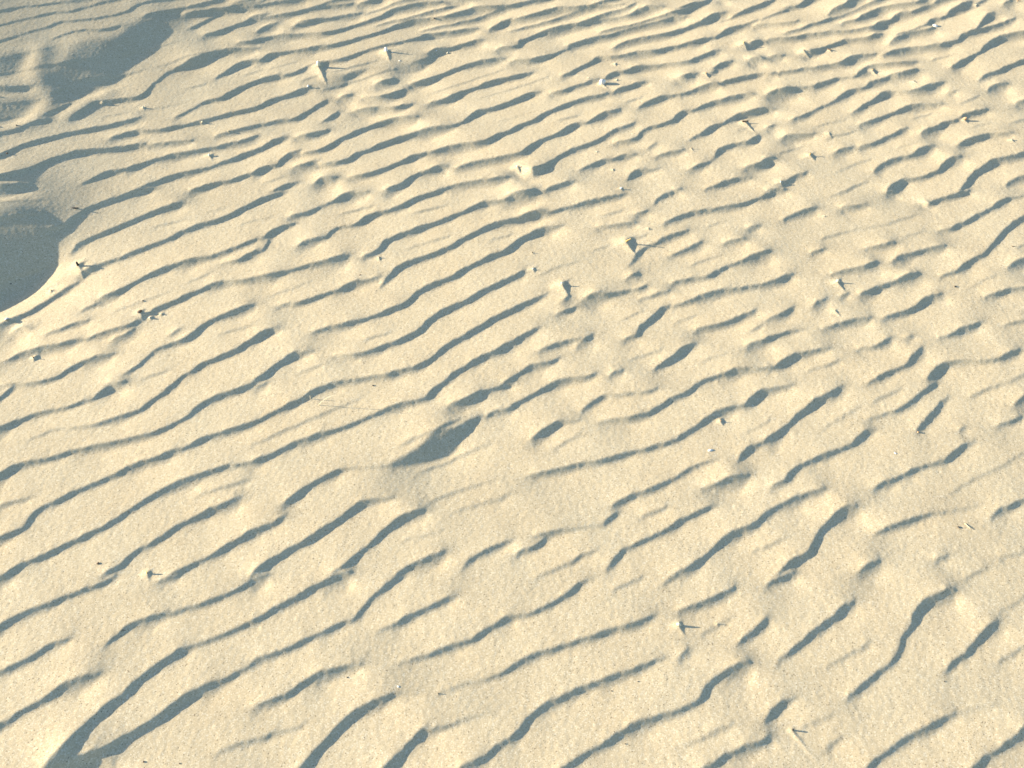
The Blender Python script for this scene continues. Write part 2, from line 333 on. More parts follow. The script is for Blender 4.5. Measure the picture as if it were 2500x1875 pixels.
L 920 905 15 1000 870 38 1080 840 30 1150 800 30 1220 770 42 1300 735 22 1440 695 18 1530 660 38 1620 610 65 1690 560 75 1740 520 50 1780 505 10
L 2140 195 15 2190 150 50 2260 100 50
L 1990 355 15 2100 315 20 2180 285 20
L 930 1285 12 1050 1235 28 1150 1205 30 1260 1165 28 1390 1130 25 1500 1110 10 1800 1050 8
L 1930 1165 10 2000 1085 35 2100 1045 22 2260 985 22
L 780 1630 15 850 1590 55 920 1555 50 960 1520 15
L 1450 1525 20 1500 1505 30 1540 1470 10
L 2010 1490 15 2211 1460 10
L 1660 400 20 1700 375 15
M -60 50 35 80 10 35
M -60 485 50 130 385 55 250 325 50 400 265 40 520 205 35 680 145 30 830 95 30 950 40 20 1000 0 20
M -60 860 20 120 790 32 250 740 50 340 680 60 430 610 50 520 575 38 600 550 15
M -60 1345 40 130 1235 48 280 1150 55 420 1080 60 530 1000 75 640 930 60 760 880 45 860 840 20
M 920 600 20 1000 540 40 1080 480 48 1180 425 48 1280 385 42 1370 355 30 1500 320 10 1650 275 20 1800 230 28 1950 170 35 2080 110 40 2211 40 45
M 1380 50 12 1480 20 20 1540 0 20
M 480 1660 130 560 1560 125 680 1430 120 800 1310 110 900 1220 105 1000 1130 100 1100 1050 95 1200 940 85 1300 860 80 1420 780 95 1520 710 100 1590 650 70 1650 620 20 1800 560 18 1950 500 22 2100 440 28 2211 400 30
M 560 1690 150 750 1600 130 900 1540 110 1050 1450 100 1200 1370 90 1330 1300 95 1450 1220 125 1570 1130 145 1680 1050 130 1780 985 80 1880 920 50 1960 880 30 2080 820 28 2211 750 30
N 0 30 45 80 10 40
N 0 390 35 120 330 45 260 250 55 380 180 60 500 120 62 620 65 65 740 15 70 800 0 50
N 0 740 20 130 690 25 280 640 28 420 575 40 560 510 40 680 450 40 770 410 30 840 390 25 920 320 40 990 230 40 1060 160 50 1150 80 55 1240 20 55 1290 0 40
N 0 1140 20 120 1090 28 250 1035 38 380 965 65 480 910 75 580 860 60 680 820 32 800 785 28 900 770 20
N 1070 475 12 1200 420 28 1300 365 48 1400 320 45 1520 265 40 1640 210 38 1720 180 15
N 390 1700 90 540 1550 110 640 1450 120 740 1340 125 840 1240 120 950 1160 100 1050 1100 80 1140 1060 55 1220 1030 18 1400 1000 10
N 1130 1700 100 1280 1550 105 1370 1450 105 1450 1370 90 1530 1330 50 1620 1300 20 1800 1240 12 2000 1190 12
N 1250 760 10 1400 710 20 1550 660 20 1680 610 28 1820 570 28 1930 510 45 2040 450 55 2150 380 55 2211 360 30
N 1580 1010 12 1700 970 12 1850 920 12 2000 880 15 2120 850 28 2211 810 45
N 1760 1700 50 1960 1580 60 2080 1500 65 2211 1410 60
O 0 360 20 150 330 18 280 280 30 400 220 45 490 170 60 560 100 65 630 60 22 700 30 10
O 0 810 45 80 760 55 170 700 50 280 660 25 420 615 22 560 575 20 700 535 28 850 475 25 1000 450 25 1080 410 45 1160 380 40 1240 330 15
O 0 1420 75 90 1350 85 160 1260 95 260 1170 80 360 1105 65 480 1040 60 600 985 50 740 935 45 860 885 42 1000 830 40 1120 780 38 1250 735 30 1310 710 15
O 1440 710 12 1490 670 40 1520 640 20
O 1450 310 12 1550 275 30 1680 220 38 1800 165 38 1900 120 30 1920 80 15
O 1300 80 10 1380 30 20 1450 0 15
O 1960 590 30 2030 540 60 2120 470 65 2211 400 70
O 400 1700 50 600 1580 70 720 1510 75 830 1450 80 950 1370 75 1080 1290 70 1200 1235 40 1330 1195 22 1450 1160 28 1570 1110 45 1650 1060 60 1690 980 85 1760 910 80 1860 840 65 1960 790 70 2040 770 45
O 1640 1700 40 1850 1570 50 1970 1510 55 2080 1470 48 2160 1440 50 2211 1410 65
O 2190 1260 20 2211 1230 40
P 0 80 20 80 45 40 170 10 60 230 -10 60
P 90 730 12 200 670 45 300 600 60 400 520 85 500 450 85 600 360 90 680 280 90 740 230 40
P 700 1040 30 790 980 60 880 900 60 970 830 65 1050 780 60 1110 710 60 1160 620 60 1200 530 85 1280 440 120 1330 330 130 1390 250 130 1480 180 110 1560 135 70 1600 120 20
P 1530 820 20 1620 760 60 1730 680 65 1800 610 80 1870 520 120 1940 460 110 1990 410 50
P 2000 320 12 2260 160 12
P 0 1240 50 60 1180 90 130 1120 95 190 1080 50 240 1060 12
P 510 1500 20 540 1460 28 650 1400 12
P 780 1700 30 960 1570 45 1080 1490 50 1200 1410 48 1320 1340 50 1430 1280 45 1530 1220 48 1600 1190 25
P 1700 1150 10 1950 1110 12
P 1740 1700 60 1920 1570 62 2030 1500 65 2120 1430 80 2260 1310 90
"""


def smooth01(t):
    t = np.clip(t, 0, 1)
    return t * t * (3 - 2 * t)


def catmull(P, step):
    out = []
    n = len(P)
    for i in range(n - 1):
        p0, p1, p2, p3 = P[max(i - 1, 0)], P[i], P[i + 1], P[min(i + 2, n - 1)]
        m = max(2, int(np.hypot(*(p2[:2] - p1[:2])) / step))
        for k in range(m):
            t = k / m
            lin = p1 + (p2 - p1) * t
            c = 0.5 * (2 * p1 + (p2 - p0) * t + (2 * p0 - 5 * p1 + 4 * p2 - p3) * t * t
                       + (3 * p1 - p0 - 3 * p2 + p3) * t ** 3)
            q = 0.65 * c + 0.35 * lin
            q[2] = lin[2]
            out.append(q)
    out.append(P[-1])
    return np.array(out)


crests = []                                 # x, y, width of the shaded face, strength; seen in the photograph?
for line in SURVEY.strip().splitlines():
    w = line.split()
    name = w[0]
    a = np.array([float(q) for q in w[1:]]).reshape(-1, 3)
    u, v = tile_px(name, a[:, 0], a[:, 1])
    P = catmull(np.stack([u, v, (a[:, 2] + np.clip(5 - a[:, 2] * 0.12, 0, 5)) / TILE], 1), 4.0)
    T = np.gradient(P[:, :2], axis=0)
    T /= np.linalg.norm(T, axis=1)[:, None] + 1e-9
    N = np.stack([-T[:, 1], T[:, 0]], 1)
    gx, gy = ground(P[:, 0], P[:, 1])
    ax, ay = ground(P[:, 0] + N[:, 0] * P[:, 2] / 2, P[:, 1] + N[:, 1] * P[:, 2] / 2)
    bx, by = ground(P[:, 0] - N[:, 0] * P[:, 2] / 2, P[:, 1] - N[:, 1] * P[:, 2] / 2)
    tx, ty = np.gradient(gx), np.gradient(gy)
    tl = np.hypot(tx, ty) + 1e-12
    nx, ny = ty / tl, -tx / tl              # towards the lee side
    W = np.abs((ax - bx) * nx + (ay - by) * ny)
    crests.append([gx, gy, W, 0.62 + 0.13 * smooth01((W - 0.003) / 0.005), True])

# the same ripples carry on beyond what the photograph frames
fx, fy = ground([0, 2500, 2500, 0], [0, 0, 1875, 1875])


def inside_frame(x, y, m=0.03):
    t = (y - fy[2]) / (fy[0] - fy[2])
    hw = fx[2] + (fx[1] - fx[2]) * t
    return (y > fy[2] - m) & (y < fy[0] + m) & (abs(x) < hw + m)


X0, X1, Y0, Y1, DX = -2.6, 2.6, -0.30, 3.60, 0.002
lam = 0.083
for row in range(-50, 70):
    s = -3.4 + rng.random() * 0.3
    while s < 3.4:
        L = rng.uniform(0.22, 0.6)
        m = max(5, int(L / 0.035))
        al = s + np.linspace(0, L, m)
        ang = math.radians(29)
        off = row * lam + 0.02 * np.sin(al * 5 + row * 0.7) + rng.normal(0, 0.011) + np.cumsum(rng.normal(0, 0.003, m))
        x = al * math.cos(ang) - off * math.sin(ang)
        y = 1.3 + al * math.sin(ang) + off * math.cos(ang)
        wd = rng.uniform(0.008, 0.02) * np.interp(np.linspace(0, 1, m), [0, .25, .5, .8, 1],
                                                  [.3, .6, rng.uniform(.5, 1), rng.uniform(.8, 1.2), .3])
        keep = ~inside_frame(x, y) & (x > X0) & (x < X1) & (y > Y0) & (y < Y1)
        i = 0
        while i < m:
            if keep[i]:
                j = i
                while j < m and keep[j]:
                    j += 1
                if j - i >= 3:
                    P = catmull(np.stack([x[i:j], y[i:j], wd[i:j]], 1), 0.005)
                    crests.append([P[:, 0], P[:, 1], P[:, 2], np.ones(len(P)), False])
                i = j
            else:
                i += 1
        s += L + rng.uniform(0.0, 0.08)

# faint, worn down ripples in the smooth patches between them
busy = np.zeros((400, 560), bool)
for c in crests:
    if c[4]:
        i = ((c[0] + 2.8) * 100).astype(int); j = ((c[1] + 0.4) * 100).astype(int)
        for di in range(-3, 4):
            for dj in range(-3, 4):
                if di * di + dj * dj < 11:
                    busy[np.clip(j + dj, 0, 399), np.clip(i + di, 0, 559)] = True
for row in range(-40, 60):
    s = -2.2 + rng.random() * 0.2
    while s < 2.6:
        L = rng.uniform(0.08, 0.3)
        m = max(5, int(L / 0.02))
        al = s + np.linspace(0, L, m)
        off = row * 0.062 + 0.014 * np.sin(al * 7 + row * 0.9) + rng.normal(0, 0.008)
        ang = math.radians(24)
        x = al * math.cos(ang) - off * math.sin(ang)
        y = 1.3 + al * math.sin(ang) + off * math.cos(ang)
        wd = rng.uniform(0.0022, 0.0042) * (0.4 + 0.6 * np.sin(np.linspace(0.2, 2.9, m)))
        keep = inside_frame(x, y, 0.0) & ~busy[np.clip(((y + 0.4) * 100).astype(int), 0, 399), np.clip(((x + 2.8) * 100).astype(int), 0, 559)]
        i = 0
        while i < m:
            if keep[i]:
                j = i
                while j < m and keep[j]:
                    j += 1
                if j - i >= 3:
                    P = catmull(np.stack([x[i:j], y[i:j], wd[i:j]], 1), 0.005)
                    crests.append([P[:, 0], P[:, 1], P[:, 2], np.ones(len(P)), False])
                i = j
            else:
                i += 1
        s += L + rng.uniform(0.0, 0.06)

FINDS = """
shell_fragment|B|548|612|24|11|95|cream|stand|tall cream shell fragment standing on the longest sand tail, near the picture's top
shell_fragment|B|1130|476|20|9|52|white|stand|whitish shell fragment standing at the left rim of the broad dark scoop in the sand
shell_fragment|C|775|722|24|4|45|white|lump|rounded white shell lump with a short pointed shadow, between dark ripple streaks near the top
shell_fragment|B|1645|8|14|6|20|cream|lean|cream shell chip cut by the picture's top edge
shell_fragment|D|1698|1030|15|5|22|rust|lean|rust stained pale shell fragment propped on a dark ripple edge at the right
shell_fragment|D|1445|222|18|2|15|white|flat|flat white shell flake just below a blunt dark ripple shadow, top right
twig_stub|C|2003|372|9|11|28|gold|stand|golden twig tip on a small cone with wide dark shadow, near the top right
twig|C|2012|1052|16|7|60|brown|lie|brown twig end at the head of a long curved sand tail above a triangular shadow
twig_stub|C|1550|1284|9|2|24|brown|stand|slender brown twig stub casting a needle thin shadow, right of top centre
twig_stub|C|1674|634|7|5|28|gold|stand|tiny golden twig tip just left of a short dark streak near the top
shell_fragment|C|903|692|5|3|10|cream|lean|tiny cream chip with a short shadow, right beside the rounded white shell lump
shell_fragment|C|888|555|5|4|18|cream|lean|cream crumb on a small mound above the rounded white shell lump
shell_fragment|C|46|1444|9|7|26|cream|stand|cream chip at the left end of a dark ripple whose shadow runs right from it
shell_fragment|C|942|1628|9|4|14|white|lean|white chip amid a scatter of crumbs on the smooth patch right of centre
shell_fragment|C|868|1468|4|3|9|cream|lean|small cream chip above the scatter of crumbs on the smooth patch
shell_fragment|C|732|1312|4|2|10|cream|lean|lone cream crumb on the sunny back of a ripple, upper middle
shell_fragment|C|660|680|6|3|9|cream|lean|low cream chip just left of the rounded white shell lump
twig_stub|D|312|438|6|8|32|brown|stand|brown twig tip at the left end of a hooked dark ripple shadow, top right
twig|D|532|432|13|3|18|brown|lie|short brown twig lying across a ripple below the hooked dark shadow, top right
twig_stub|D|905|603|7|5|34|gold|stand|golden twig tip with a pale tail under a short slanting shadow, top right
twig_stub|D|364|1336|10|9|26|gold|stand|golden twig tip with a dark three pronged shadow, lower in the top right quarter
shell_fragment|D|527|1150|5|5|22|cream|lean|cream chip on a pale cone above the golden tip with three pronged shadow
twig_stub|D|1262|700|5|4|20|grey|stand|grey twig nub on a pale tail in the middle of the top right quarter
shell_fragment|D|2108|1206|6|4|16|cream|lean|cream chip near the right edge, beside a thin grey shadow
twig|D|2166|6|10|2|8|rust|lie|rusty twig bit at the picture's top right corner
shell_fragment|D|110|1570|6|7|16|white|lean|white chip on a bright mound at the end of a faint shadow, right of centre
shell_fragment|D|1798|42|6|3|10|cream|lean|cream crumb right of the widest blunt ripple shadow at the top right
twig|E|678|193|16|0|0|black|lie|black twig bit lying at the lower end of a dark ripple, left edge
twig_stub|E|692|658|15|9|48|black|stand|dark twig stub on a broad pale tail with a blocky shadow, left side
twig_stub|E|460|882|7|4|14|rust|stand|reddish twig tip inside the wide dark ripple shadow at the left
shell_fragment|E|84|1125|15|5|15|white|lean|white shell chip with a round dark shadow near the left edge
wood_chip|E|1216|1046|14|6|32|brown|flat|brown bark chip where a dark ripple ends, left middle
shell_fragment|E|1303|1096|7|3|10|white|lean|white chip just right of the brown bark chip
shell_fragment|E|1402|1064|6|3|9|cream|lean|small cream chip, the farthest right of three beside the brown bark chip
twig_stub|E|304|1446|6|4|14|black|stand|stubby dark twig tip alone on pale sand, lower left of the bark chip
grit_grain|E|125|836|4|0|0|dark|grain|dark grit grain below the big dark hollow at the left edge
grit_grain|E|1243|958|5|0|0|dark|grain|dark grit grain above the brown bark chip
grit_grain|A|76|1246|7|0|0|dark|grain|larger dark grit grain of a pair on grey sand near the left edge
grit_grain|A|226|1228|6|0|0|dark|grain|smaller dark grit grain of a pair on grey sand near the left edge
grit_grain|A|131|1440|6|0|0|brown|grain|brown grit grain between two ripples at the left edge, above the big dark hollow
grit_grain|A|97|1026|7|0|0|black|grain|black grit grain in the dark bottom of the hollow at the top left edge
grit_grain|A|88|592|5|0|0|black|grain|black grit grain in the grey shade at the far left, near the top
twig_stub|F|1068|571|6|3|24|black|stand|dark twig nub with a small wedge shadow on the sunny ripple left of centre
wood_chip|F|900|722|6|1|5|brown|flat|little brown bark crumb above a dark ripple, left of centre
twig|G|984|424|15|13|48|gold|lean|golden twig end on the steep cone with a long double shadow, right of centre
shell_fragment|G|434|792|11|10|48|cream|stand|yellowish shell tip on a pale cone with a wedge shadow, centre
twig_stub|G|180|526|6|2|10|black|stand|black twig tip, upper one of two near the end of the ripples at centre
shell_fragment|G|180|664|5|5|14|white|lean|white chip under the black twig tip at centre
shell_fragment|G|1180|314|6|3|10|cream|lean|cream chip above right of the steep golden twig cone
shell_fragment|H|602|770|11|7|40|cream|stand|yellowish shell tip with a flat wedge shadow on the right side
twig_stub|H|580|1026|4|4|24|dark|stand|dark speck of twig on a pale sand fan, below the right hand yellowish shell tip
shell_fragment|H|488|206|4|2|6|cream|lean|cream crumb with a tiny shadow between faint ripples on the right
twig|H|2118|470|7|0|0|brown|lie|thin brown twig scrap near the right edge, above a dark ripple
grit_grain|H|1615|818|6|0|0|dark|grain|dark grit grain on the smooth sand between ripples at the right
grit_grain|I|850|1552|6|0|0|brown|grain|brown grit grain on a ripple back at the lower left
wood_chip|I|1270|1630|9|5|22|gold|stand|golden chip of wood on a low pale mound, lower left
grit_grain|J|1010|13|5|0|0|dark|grain|dark grit grain above the curved pale grass blade
straw|J|473|128|13|0|0|straw|upright|short pale straw standing in a dark ripple beside the curved grass blade
twig_stub|K|1800|316|5|4|18|rust|stand|rusty twig tip with an arrowhead shadow under a dark ripple, right of centre
shell_fragment|K|1712|570|11|1|18|white|flat|flat white shell chip on bare sand below the arrowhead shadow
grit_grain|L|1296|416|6|0|0|rust|grain|reddish grit grain at the lower tip of a slanting dark streak, right
shell_fragment|L|1100|596|6|0|0|white|flat|white chip on the wide sunny ripple back at the right
straw|L|1722|1228|13|0|0|straw|lie|tan straw scrap lying flat near the right edge
grit_grain|L|1645|1236|5|0|0|dark|grain|dark grit grain just left of the tan straw scrap
grit_grain|M|1241|1606|5|0|0|brown|grain|brown grit grain nearest the forked shadow at the bottom left
grit_grain|M|1551|1621|4|0|0|brown|grain|brown grit grain at the bottom edge, right of the forked shadow's other grain
twig_stub|N|1577|1021|5|1|4|dark|stand|dark twig nub poking from the thin line of a faint ripple, bottom middle
grit_grain|N|786|876|4|0|0|dark|grain|dark grit grain under the tapering end of a ripple, bottom left of centre
shell_fragment|N|1230|957|5|0|0|white|flat|glinting white flake on rough sand, bottom middle
shell_fragment|O|1438|424|13|5|26|cream|stand|cream shell stub with a dagger shaped shadow, lower right of centre
twig_stub|O|1774|420|7|2|6|straw|stand|hair thin pale stem just right of the dagger shaped shadow
grit_grain|O|862|993|4|0|0|black|grain|black grit grain beside a long ripple, lower centre
grit_grain|O|1088|912|4|0|0|dark|grain|dark grit grain up and right of the black grain, lower centre
grit_grain|O|977|1451|4|0|0|dark|grain|dark grit grain in the penumbra of the lowest long ripple
twig_stub|P|213|1330|8|3|55|black|stand|black twig nub heading a long pale tail at the bottom right
grit_grain|P|1522|912|3|0|0|black|grain|black grit grain below the slanting shadow nearest the bottom right corner
grit_grain|B|1545|208|7|0|0|dark|grain|dark grit grain on a sunny ripple back at the top
shell_fragment|B|460|792|9|4|12|white|lean|white chip with a dark wedge, left of the tall cream fragment's tail
straw|B|1385|338|9|0|0|straw|upright|pale straw stub crossing a dark ripple, right above the broad dark scoop
shell_fragment|B|1560|468|7|1|0|white|flat|white crumb at the right end of the broad dark scoop
shell_fragment|B|1655|480|8|1|0|cream|flat|pale flake farthest right of the broad dark scoop
shell_fragment|B|1245|560|7|0|0|white|flat|white chip lying in the dark bottom of the broad scoop
shell_fragment|B|1185|492|6|1|0|white|lean|white crumb tucked under the whitish fragment at the scoop's rim
shell_fragment|A|1276|1022|8|4|14|cream|lean|cream chip on a small mound in the grey ripples, upper left
shell_fragment|A|942|1004|7|4|10|cream|lean|pale bump of shell under the winding dark ripple, upper left
shell_fragment|A|1824|1380|10|5|26|cream|lean|cream chip with a thin line of shadow before a dark ripple, left of top centre
shell_fragment|A|1766|1112|7|3|10|cream|lean|pale crumb on the ripple above the cream chip with the thin shadow line
shell_fragment|A|1990|1178|8|3|12|cream|lean|pale low chip right of the pale crumb, left of top centre
"""

# ------------------------------------------------------------------ height of the sand
nx_, ny_ = int(round((X1 - X0) / DX)), int(round((Y1 - Y0) / DX))
gxs = X0 + DX * np.arange(nx_)
gys = Y0 + DX * np.arange(ny_)
GXX, GYY = np.meshgrid(gxs.astype(np.float32), gys.astype(np.float32))
FX = np.fft.rfftfreq(nx_, DX)[None, :] * 2 * np.pi
FY = np.fft.fftfreq(ny_, DX)[:, None] * 2 * np.pi
K2 = FX ** 2 + FY ** 2


def blur(a, sig):
    return np.fft.irfft2(np.fft.rfft2(a) * np.exp(-0.5 * K2 * sig * sig), s=a.shape)


def noise(sig, amp):
    n = blur(rng.standard_normal((ny_, nx_)).astype(np.float32), sig)
    return (n * (amp / n.std())).astype(np.float32)


wob = noise(0.0021, 0.0004) + noise(0.0040, 0.0009) + noise(0.012, 0.0010)


def local_tan(x, y):
    """how steeply the sun rakes the ground there, allowing for the added slope"""
    e = 0.02
    return np.clip(TAN_E - (big_form(x - SX * e, y - SY * e) - big_form(x + SX * e, y + SY * e)) / (2 * e), 0.09, 1)


def slip_faces():
    mag = np.zeros((ny_, nx_), np.float32)
    dxn = np.zeros((ny_, nx_), np.float32)
    dyn = np.zeros((ny_, nx_), np.float32)
    for (cx, cy, W, gain, seen) in crests:
        if len(cx) < 2:
            continue
        n = len(cx)
        tx, ty = np.gradient(cx), np.gradient(cy)
        k = np.ones(5) / 5
        if n > 8:
            tx = np.convolve(np.pad(tx, 2, 'edge'), k, 'valid')
            ty = np.convolve(np.pad(ty, 2, 'edge'), k, 'valid')
        tl = np.hypot(tx, ty) + 1e-12
        tx, ty = tx / tl, ty / tl
        lx, ly = ty, -tx
        cosf = np.clip(lx * SX + ly * SY, 0.38, 1)
        crit = local_tan(cx, cy) / cosf + 0.06          # a slope this steep just slips out of the sun
        S = np.clip((1.36 + 0.10 * smooth01((W - 0.006) / 0.008)) * crit + 0.11, 0, 1.0)
        p = smooth01((W - 0.010) / 0.020)    # broad faces stay steep nearly to their foot
        plat = 0.6 * W * p * gain
        L = W * (2.35 - 0.85 * p) * gain
        S = S * L / np.clip(L, MINFACE, None)
        L = np.clip(L, MINFACE, None)
        plat = np.minimum(plat, 0.7 * L)
        for i0 in range(0, n - 1, 10):
            i1 = min(n, i0 + 18)
            ib0 = max(0, i0 - 6)
            sl = slice(ib0, i1)
            mrg = float(L[sl].max()) + 0.012
            ia = max(0, int((cx[sl].min() - mrg - X0) / DX)); ib = min(nx_, int((cx[sl].max() + mrg - X0) / DX) + 2)
            ja = max(0, int((cy[sl].min() - mrg - Y0) / DX)); jb = min(ny_, int((cy[sl].max() + mrg - Y0) / DX) + 2)
            if ia >= ib or ja >= jb:
                continue
            GX, GY = np.meshgrid(gxs[ia:ib], gys[ja:jb])
            d2 = (GX[..., None] - cx[sl]) ** 2 + (GY[..., None] - cy[sl]) ** 2
            q = d2.argmin(-1) + ib0
            rx, ry = GX - cx[q], GY - cy[q]
            d = rx * lx[q] + ry * ly[q] + wob[ja:jb, ia:ib]
            al = np.abs(rx * tx[q] + ry * ty[q])
            a = d + W[q] * 0.5              # distance behind the brink
            e1 = 0.0013 + 0.05 * W[q] + 0.0016 * (W[q] < 0.0048)
            prof = smooth01((a + e1) / (2 * e1)) * np.clip((L[q] - a) / (L[q] - plat[q]), 0, 1)
            fade = smooth01(1.15 - al / (0.35 * W[q] + 0.003))
            m = (S[q] * prof * fade).astype(np.float32)
            win = m > mag[ja:jb, ia:ib]
            mag[ja:jb, ia:ib][win] = m[win]
            dxn[ja:jb, ia:ib][win] = lx[q][win]
            dyn[ja:jb, ia:ib][win] = ly[q][win]
    return -mag * dxn, -mag * dyn


def integrate(gx, gy, sig):
    a, b = np.fft.rfft2(gx), np.fft.rfft2(gy)
    hp = 1 - np.exp(-0.5 * K2 * sig * sig)
    k2 = K2.copy(); k2[0, 0] = 1
    h = (-1j * FX * a - 1j * FY * b) * hp / k2 * np.exp(-0.5 * K2 * 0.0012 ** 2)
    return np.fft.irfft2(h, s=gx.shape).astype(np.float32)


MINFACE = 0.010
SHADE_PART = 0.60                           # of a surveyed width, the part that is in full shade; the rest is soft


def shade(h, tan_e):
    """where the raking sun does not reach"""
    shift = (SY / SX) * np.arange(nx_)
    k = np.floor(shift).astype(int)
    f = (shift - k).astype(np.float32)
    J = np.arange(ny_)[:, None]
    I = np.arange(nx_)[None, :]
    a = np.clip(J + k[None, :], 0, ny_ - 1)
    sh = h[a, I] * (1 - f) + h[np.clip(a + 1, 0, ny_ - 1), I] * f
    line = sh + (np.arange(nx_) * DX / SX * tan_e)[None, :].astype(np.float32)
    dark = np.maximum.accumulate(line, axis=1) > line + 1.5e-4
    return dark[np.clip(J - k[None, :], 0, ny_ - 1), I]


# build the ripples, look where their shade falls and make each face stronger or weaker until its shade is as wide as surveyed
for turn in range(7):
    height = integrate(*slip_faces(), 0.075)
    if turn == 6:
        break
    dark = shade(height + big_form(GXX, GYY).astype(np.float32), TAN_E * 0.95)
    for c in crests:
        cx, cy, W, gain, seen = c
        if not seen or len(cx) < 4:
            continue
        tx, ty = np.gradient(cx), np.gradient(cy)
        tl = np.hypot(tx, ty) + 1e-12
        lx, ly = ty / tl, -tx / tl
        got = np.zeros(len(cx))
        live = np.ones(len(cx))
        for q in np.arange(-0.25, 2.4, 0.1):
            i = np.clip(((cx + lx * W * (q - 0.5) - X0) / DX).round().astype(int), 0, nx_ - 1)
            j = np.clip(((cy + ly * W * (q - 0.5) - Y0) / DX).round().astype(int), 0, ny_ - 1)
            d = dark[j, i]
            live = np.where((q > 1.0) & ~d, 0, live)
            got += d * live * 0.1
        part = SHADE_PART * (0.72 + 0.28 * smooth01((W - 0.005) / 0.009))
        ratio = np.clip(part / np.maximum(got, 0.3), 0.6, 1.35)
        ratio = 1 + (ratio - 1) * smooth01((W - 0.003) / 0.004)
        if len(cx) > 27:
            ratio = np.convolve(np.pad(ratio, 13, 'edge'), np.ones(27) / 27, 'valid')
        else:
            ratio = np.full(len(cx), ratio.mean())
        c[3] = np.clip(gain * ratio ** 0.75, 0.3, 1.25)

def inside(tile, xy):
    """soft mask of the ground inside an outline"""
    a = np.array(xy, float).reshape(-1, 2)
    n = len(a)
    pu, pv = [], []
    for i in range(n):                       # round the corners
        p0, p1, p2, p3 = a[i - 1], a[i], a[(i + 1) % n], a[(i + 2) % n]
        for t in np.arange(0, 1, 0.25):
            q = 0.5 * (2 * p1 + (p2 - p0) * t + (2 * p0 - 5 * p1 + 4 * p2 - p3) * t * t + (3 * p1 - p0 - 3 * p2 + p3) * t ** 3)
            pu.append(q[0]); pv.append(q[1])
    u, v = tile_px(tile, pu, pv)
    x, y = ground(u, v)
    m = np.zeros((ny_, nx_), bool)
    GX, GY = gxs[None, :], gys[:, None]
    for i in range(len(x)):
        j = (i + 1) % len(x)
        if abs(y[i] - y[j]) < 1e-9:
            continue
        t = (GY - y[i]) / (y[j] - y[i])
        m ^= ((y[i] > GY) != (y[j] > GY)) & (GX < x[i] + t * (x[j] - x[i]))
    return m.astype(np.float32)


# the big scoops: everything inside the outline is one long slip face falling away from the sun
SCOOPS = [
    ('A', 1.12, [455, 640, 560, 570, 620, 480, 640, 420, 780, 380, 960, 372, 1060, 345, 1070, 260, 1160, 240, 1290, 180, 1400, 150, 1440, 210,
           1490, 262, 1350, 340, 1200, 450, 1090, 580, 1010, 670, 880, 740, 760, 795, 650, 800, 600, 740, 480, 690]),
    ('E', 1.95, [-420, 260, -180, 205, 120, 205, 260, 250, 340, 312, 405, 335, 440, 385, 455, 450, 447, 510, 405, 560, 345, 605, 265, 675,
           190, 745, 90, 780, 0, 812, -180, 900, -420, 1000]),
    ('B', 1.1, [1150, 472, 1240, 465, 1290, 512, 1400, 528, 1500, 500, 1512, 528, 1420, 598, 1300, 614, 1205, 590]),
    ('B', 1.1, [556, 655, 640, 658, 760, 660, 840, 625, 965, 604, 905, 642, 805, 682, 770, 745, 640, 750, 598, 720]),  # shadow of the tall cream shell fragment, put into the sand's shape
    ('A', 1.25, [-120, 890, 60, 880, 200, 885, 320, 885, 270, 935, 190, 1000, 120, 1050, 0, 1080, -120, 1110]),
    ('A', 1.25, [-120, 570, 0, 520, 120, 490, 250, 465, 270, 490, 200, 560, 150, 640, 60, 670, -120, 690]),
    ('J', 1.15, [1150, 705, 1300, 612, 1435, 538, 1490, 462, 1570, 418, 1730, 380, 1840, 310, 1940, 266, 1946, 290, 1850, 380, 1770, 460,
           1740, 530, 1690, 590, 1560, 640, 1400, 680, 1250, 708]),
    ('M', 0.95, [360, 1740, 480, 1610, 600, 1500, 690, 1440, 720, 1500, 700, 1570, 760, 1590, 900, 1545, 1000, 1570, 985, 1650, 940, 1750]),
]
wl = np.array([0.55, -0.835])
cw = wl[0] * SX + wl[1] * SY
gxx = np.zeros((ny_, nx_), np.float32)
for tile, k, xy in SCOOPS:
    m = inside(tile, xy)
    m = blur(m, {'A': 0.010, 'E': 0.012, 'B': 0.004}.get(tile, 0.003))
    gxx = np.maximum(gxx, k * 1.28 * local_tan(GXX, GYY) / cw * m)
height += integrate(-gxx * wl[0], -gxx * wl[1], 0.42)

# low banks of sand round the hollow at the upper left
RIDGES = [('A', 0.0045, 0.032, [360, 480, 330, 640, 370, 760, 440, 830, 400, 940, 290, 1050, 130, 1110, -60, 1140]),
          ('A', 0.004, 0.026, [590, 985, 690, 930, 790, 850, 900, 800])]
for tile, hh, ww, xy in RIDGES:
    a = np.array(xy, float).reshape(-1, 2)
    u, v = tile_px(tile, a[:, 0], a[:, 1])
    P = catmull(np.stack([u, v, u], 1), 4.0)
    x, y = ground(P[:, 0], P[:, 1])
    ia = max(0, int((x.min() - 0.15 - X0) / DX)); ib = min(nx_, int((x.max() + 0.15 - X0) / DX))
    ja = max(0, int((y.min() - 0.15 - Y0) / DX)); jb = min(ny_, int((y.max() + 0.15 - Y0) / DX))
    GX, GY = np.meshgrid(gxs[ia:ib], gys[ja:jb])
    d2 = np.full(GX.shape, 9.0)
    for k in range(len(x)):
        d2 = np.minimum(d2, (GX - x[k]) ** 2 + (GY - y[k]) ** 2)
    height[ja:jb, ia:ib] += hh * np.exp(-d2 / ww ** 2)



